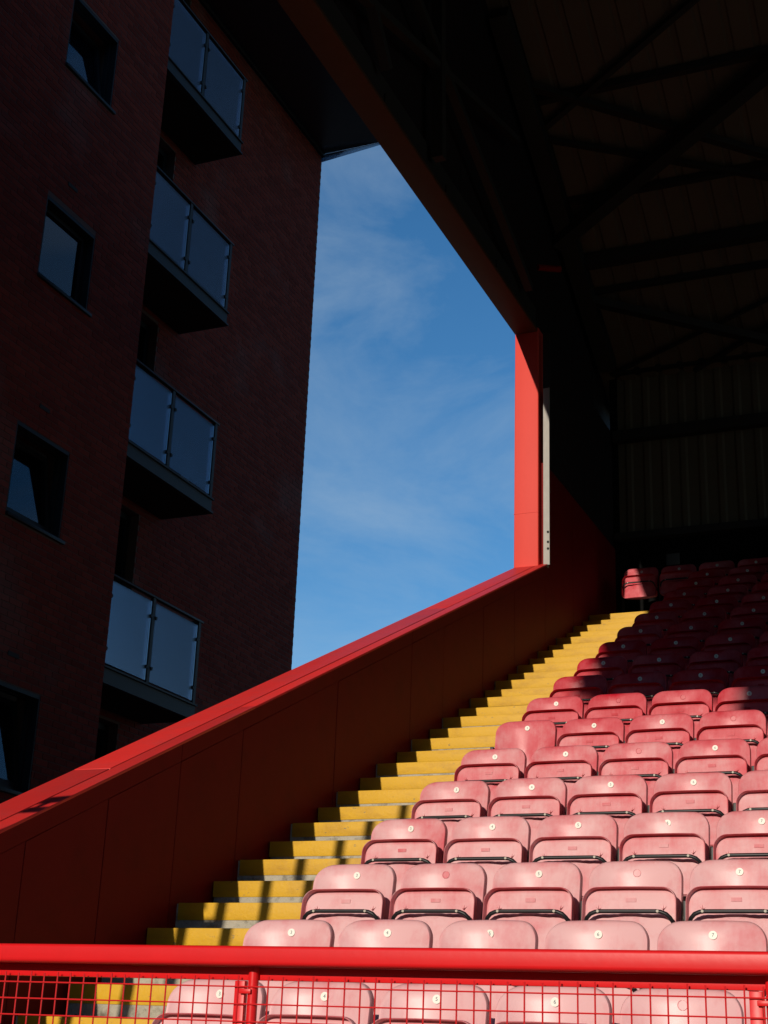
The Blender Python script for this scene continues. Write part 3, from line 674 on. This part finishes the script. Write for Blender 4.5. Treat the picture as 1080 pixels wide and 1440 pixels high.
# balconies
def balcony(zb):
    zr = zb + 1.32
    s = MB(); s.box(XB, XF - .04, YE + .012, 10.78, zb, zb + .16); bal = par(s.obj('balcony', 'slab', None), apt)
    s = MB(); s.box(XF - .038, XF, YE + .012, 10.80, zb + .03, zb + .19); s.box(XF - .05, XF + .025, YE + .012, 10.82, zb + .0, zb + .028); s.box(XF - .05, XF + .025, YE + .012, 10.82, zb + .192, zb + .215); sub(s.obj('edge_channel', 'bal_steel', None), bal)
    s = MB(); s.box(XB, XF - .05, 10.782, 10.82, zb + .0, zb + .19); sub(s.obj('edge_channel', 'bal_steel', None), bal)
    s = MB(); s.box(XF - .05, XF + .01, YE + .02, 10.83, zr, zr + .028); sub(s.obj('handrail', 'bal_steel', None, bevel=.004), bal)
    s = MB(); s.box(XB, XF - .052, 10.77, 10.83, zr, zr + .028); sub(s.obj('handrail', 'bal_steel', None, bevel=.004), bal)
    for yp in (YE + .08, 9.61, 10.76):
        s = MB(); s.box(XF - .045, XF + .0, yp - .03, yp + .03, zb + .19, zr - .001); sub(s.obj('post', 'bal_steel', None), bal)
        for zc in (zb + .42, zr - .25):
            for sd in (-1, 1):
                if yp > 10.7 and sd > 0: continue
                s = MB(); s.box(XF - .025, XF + .012, yp + sd * .055 - .018, yp + sd * .055 + .018, zc - .02, zc + .02); sub(s.obj('glass_clip', 'frame', None), bal)
    for a, b in ((YE + .13, 9.56), (9.66, 10.71)):
        s = MB(); s.box(XF - .012, XF - .002, a, b, zb + .25, zr - .055); sub(s.obj('glass_panel', 'frost', None), bal)
    s = MB(); s.box(XB + .05, XF - .10, 10.79, 10.80, zb + .25, zr - .055); sub(s.obj('glass_panel', 'frost', None), bal)
    # door
    d = MB(); xo = XB - .14
    for (a, b, c, e) in ((8.62, 8.70, zb + .20, zb + 2.75), (9.41, 9.49, zb + .20, zb + 2.75), (10.19, 10.27, zb + .20, zb + 2.75), (8.70, 9.41, zb + 2.67, zb + 2.75), (9.49, 10.19, zb + 2.67, zb + 2.75), (8.70, 9.41, zb + .20, zb + .30), (9.49, 10.19, zb + .20, zb + .30)): d.box(xo - .06, xo, a, b, c, e)
    dr = par(d.obj('balcony_door', 'frame', None), apt)
    for a, b in ((8.70, 9.41), (9.49, 10.19)):
        s = MB(); s.box(xo - .035, xo - .025, a, b, zb + .30, zb + 2.67); sub(s.obj('pane', 'glass', None), dr)
    return bal
for i, b_ in enumerate(bz): balcony(b_)
# pale blanket hung inside two of the balconies
for zb, y0 in ((6.64, 9.75), (9.52, 9.85)):
    s = MB(); n = 14
    for i in range(n + 1):
        y = y0 + .75 * i / n; dx = .03 * math.sin(i * 1.9) + .015 * math.sin(i * .8)
        s.v += [(XF - .16 + dx, y, zb + .40 + .1 * math.sin(i * .45)), (XF - .13 + dx * .4, y, zb + .86 - .012 * i)]
    for i in range(n): s.f.append((2 * i, 2 * i + 2, 2 * i + 3, 2 * i + 1))
    label(s.obj('blanket', 'curtain', None, smooth=True), 'pale cloth hung behind the glass of the %s balcony' % ('third' if zb < 8 else 'second'), 'cloth')
# eaves
s = MB(); s.box(-19.8, XB + 1.9, -9.6, YC, ZE, ZE + .22); ev = par(s.obj('soffit', 'soffit', None), apt)
s = MB(); s.box(XB + .0, XB + .05, YE, YC - .002, ZE - .07, ZE - .004); sub(s.obj('eaves_trim', 'bal_steel', None), ev)
s = MB(); s.v = [(XB - .01, YC + .004, ZE), (XB - .01, YC + .004, ZE - .15), (XB + 1.30, YC + .004, ZE - .03), (XB + 1.30, YC + .004, ZE)]; s.v += [(x, y + .02, z) for x, y, z in s.v]
s.f = [(0, 1, 2, 3), (4, 7, 6, 5), (0, 4, 5, 1), (1, 5, 6, 2), (2, 6, 7, 3), (3, 7, 4, 0)]; sub(s.obj('end_panel', 'clear_sheet', None), ev)
s = MB(); s.prism([(-9.6, ZE + .225), (YC + .1, ZE + .225), (YC - 2, ZE + 2.0), (-7.5, ZE + 2.0)], -18, XB + .6); par(s.obj('roof', 'roof_top', None), apt)

# ------------------------------------------------------------------ unseen stand added behind the camera to block low sky light
far = thing('sky_block_stand', 'unseen dark stand added across the pitch to block low sky', 'stand', (10, -80, -1.85))
b = MB(); b.prism([(-70, -1.84), (-70, 0.0), (-86, 9.0), (-92, 9.0), (-92, -1.84)], -60, 90); par(b.obj('sky_block_tier', 'gable', None), far)
b = MB(); b.prism([(-72, 16.3), (-72, 17.0), (-95, 14.5), (-95, 13.8)], -60, 90); par(b.obj('roof', 'roof_top', None), far)  # roof of the added sky-blocking stand
b = MB(); b.box(-60, 90, -95, -94.5, -1.84, 13.9); par(b.obj('rear_wall', 'gable', None), far)  # back of the added sky-blocking stand
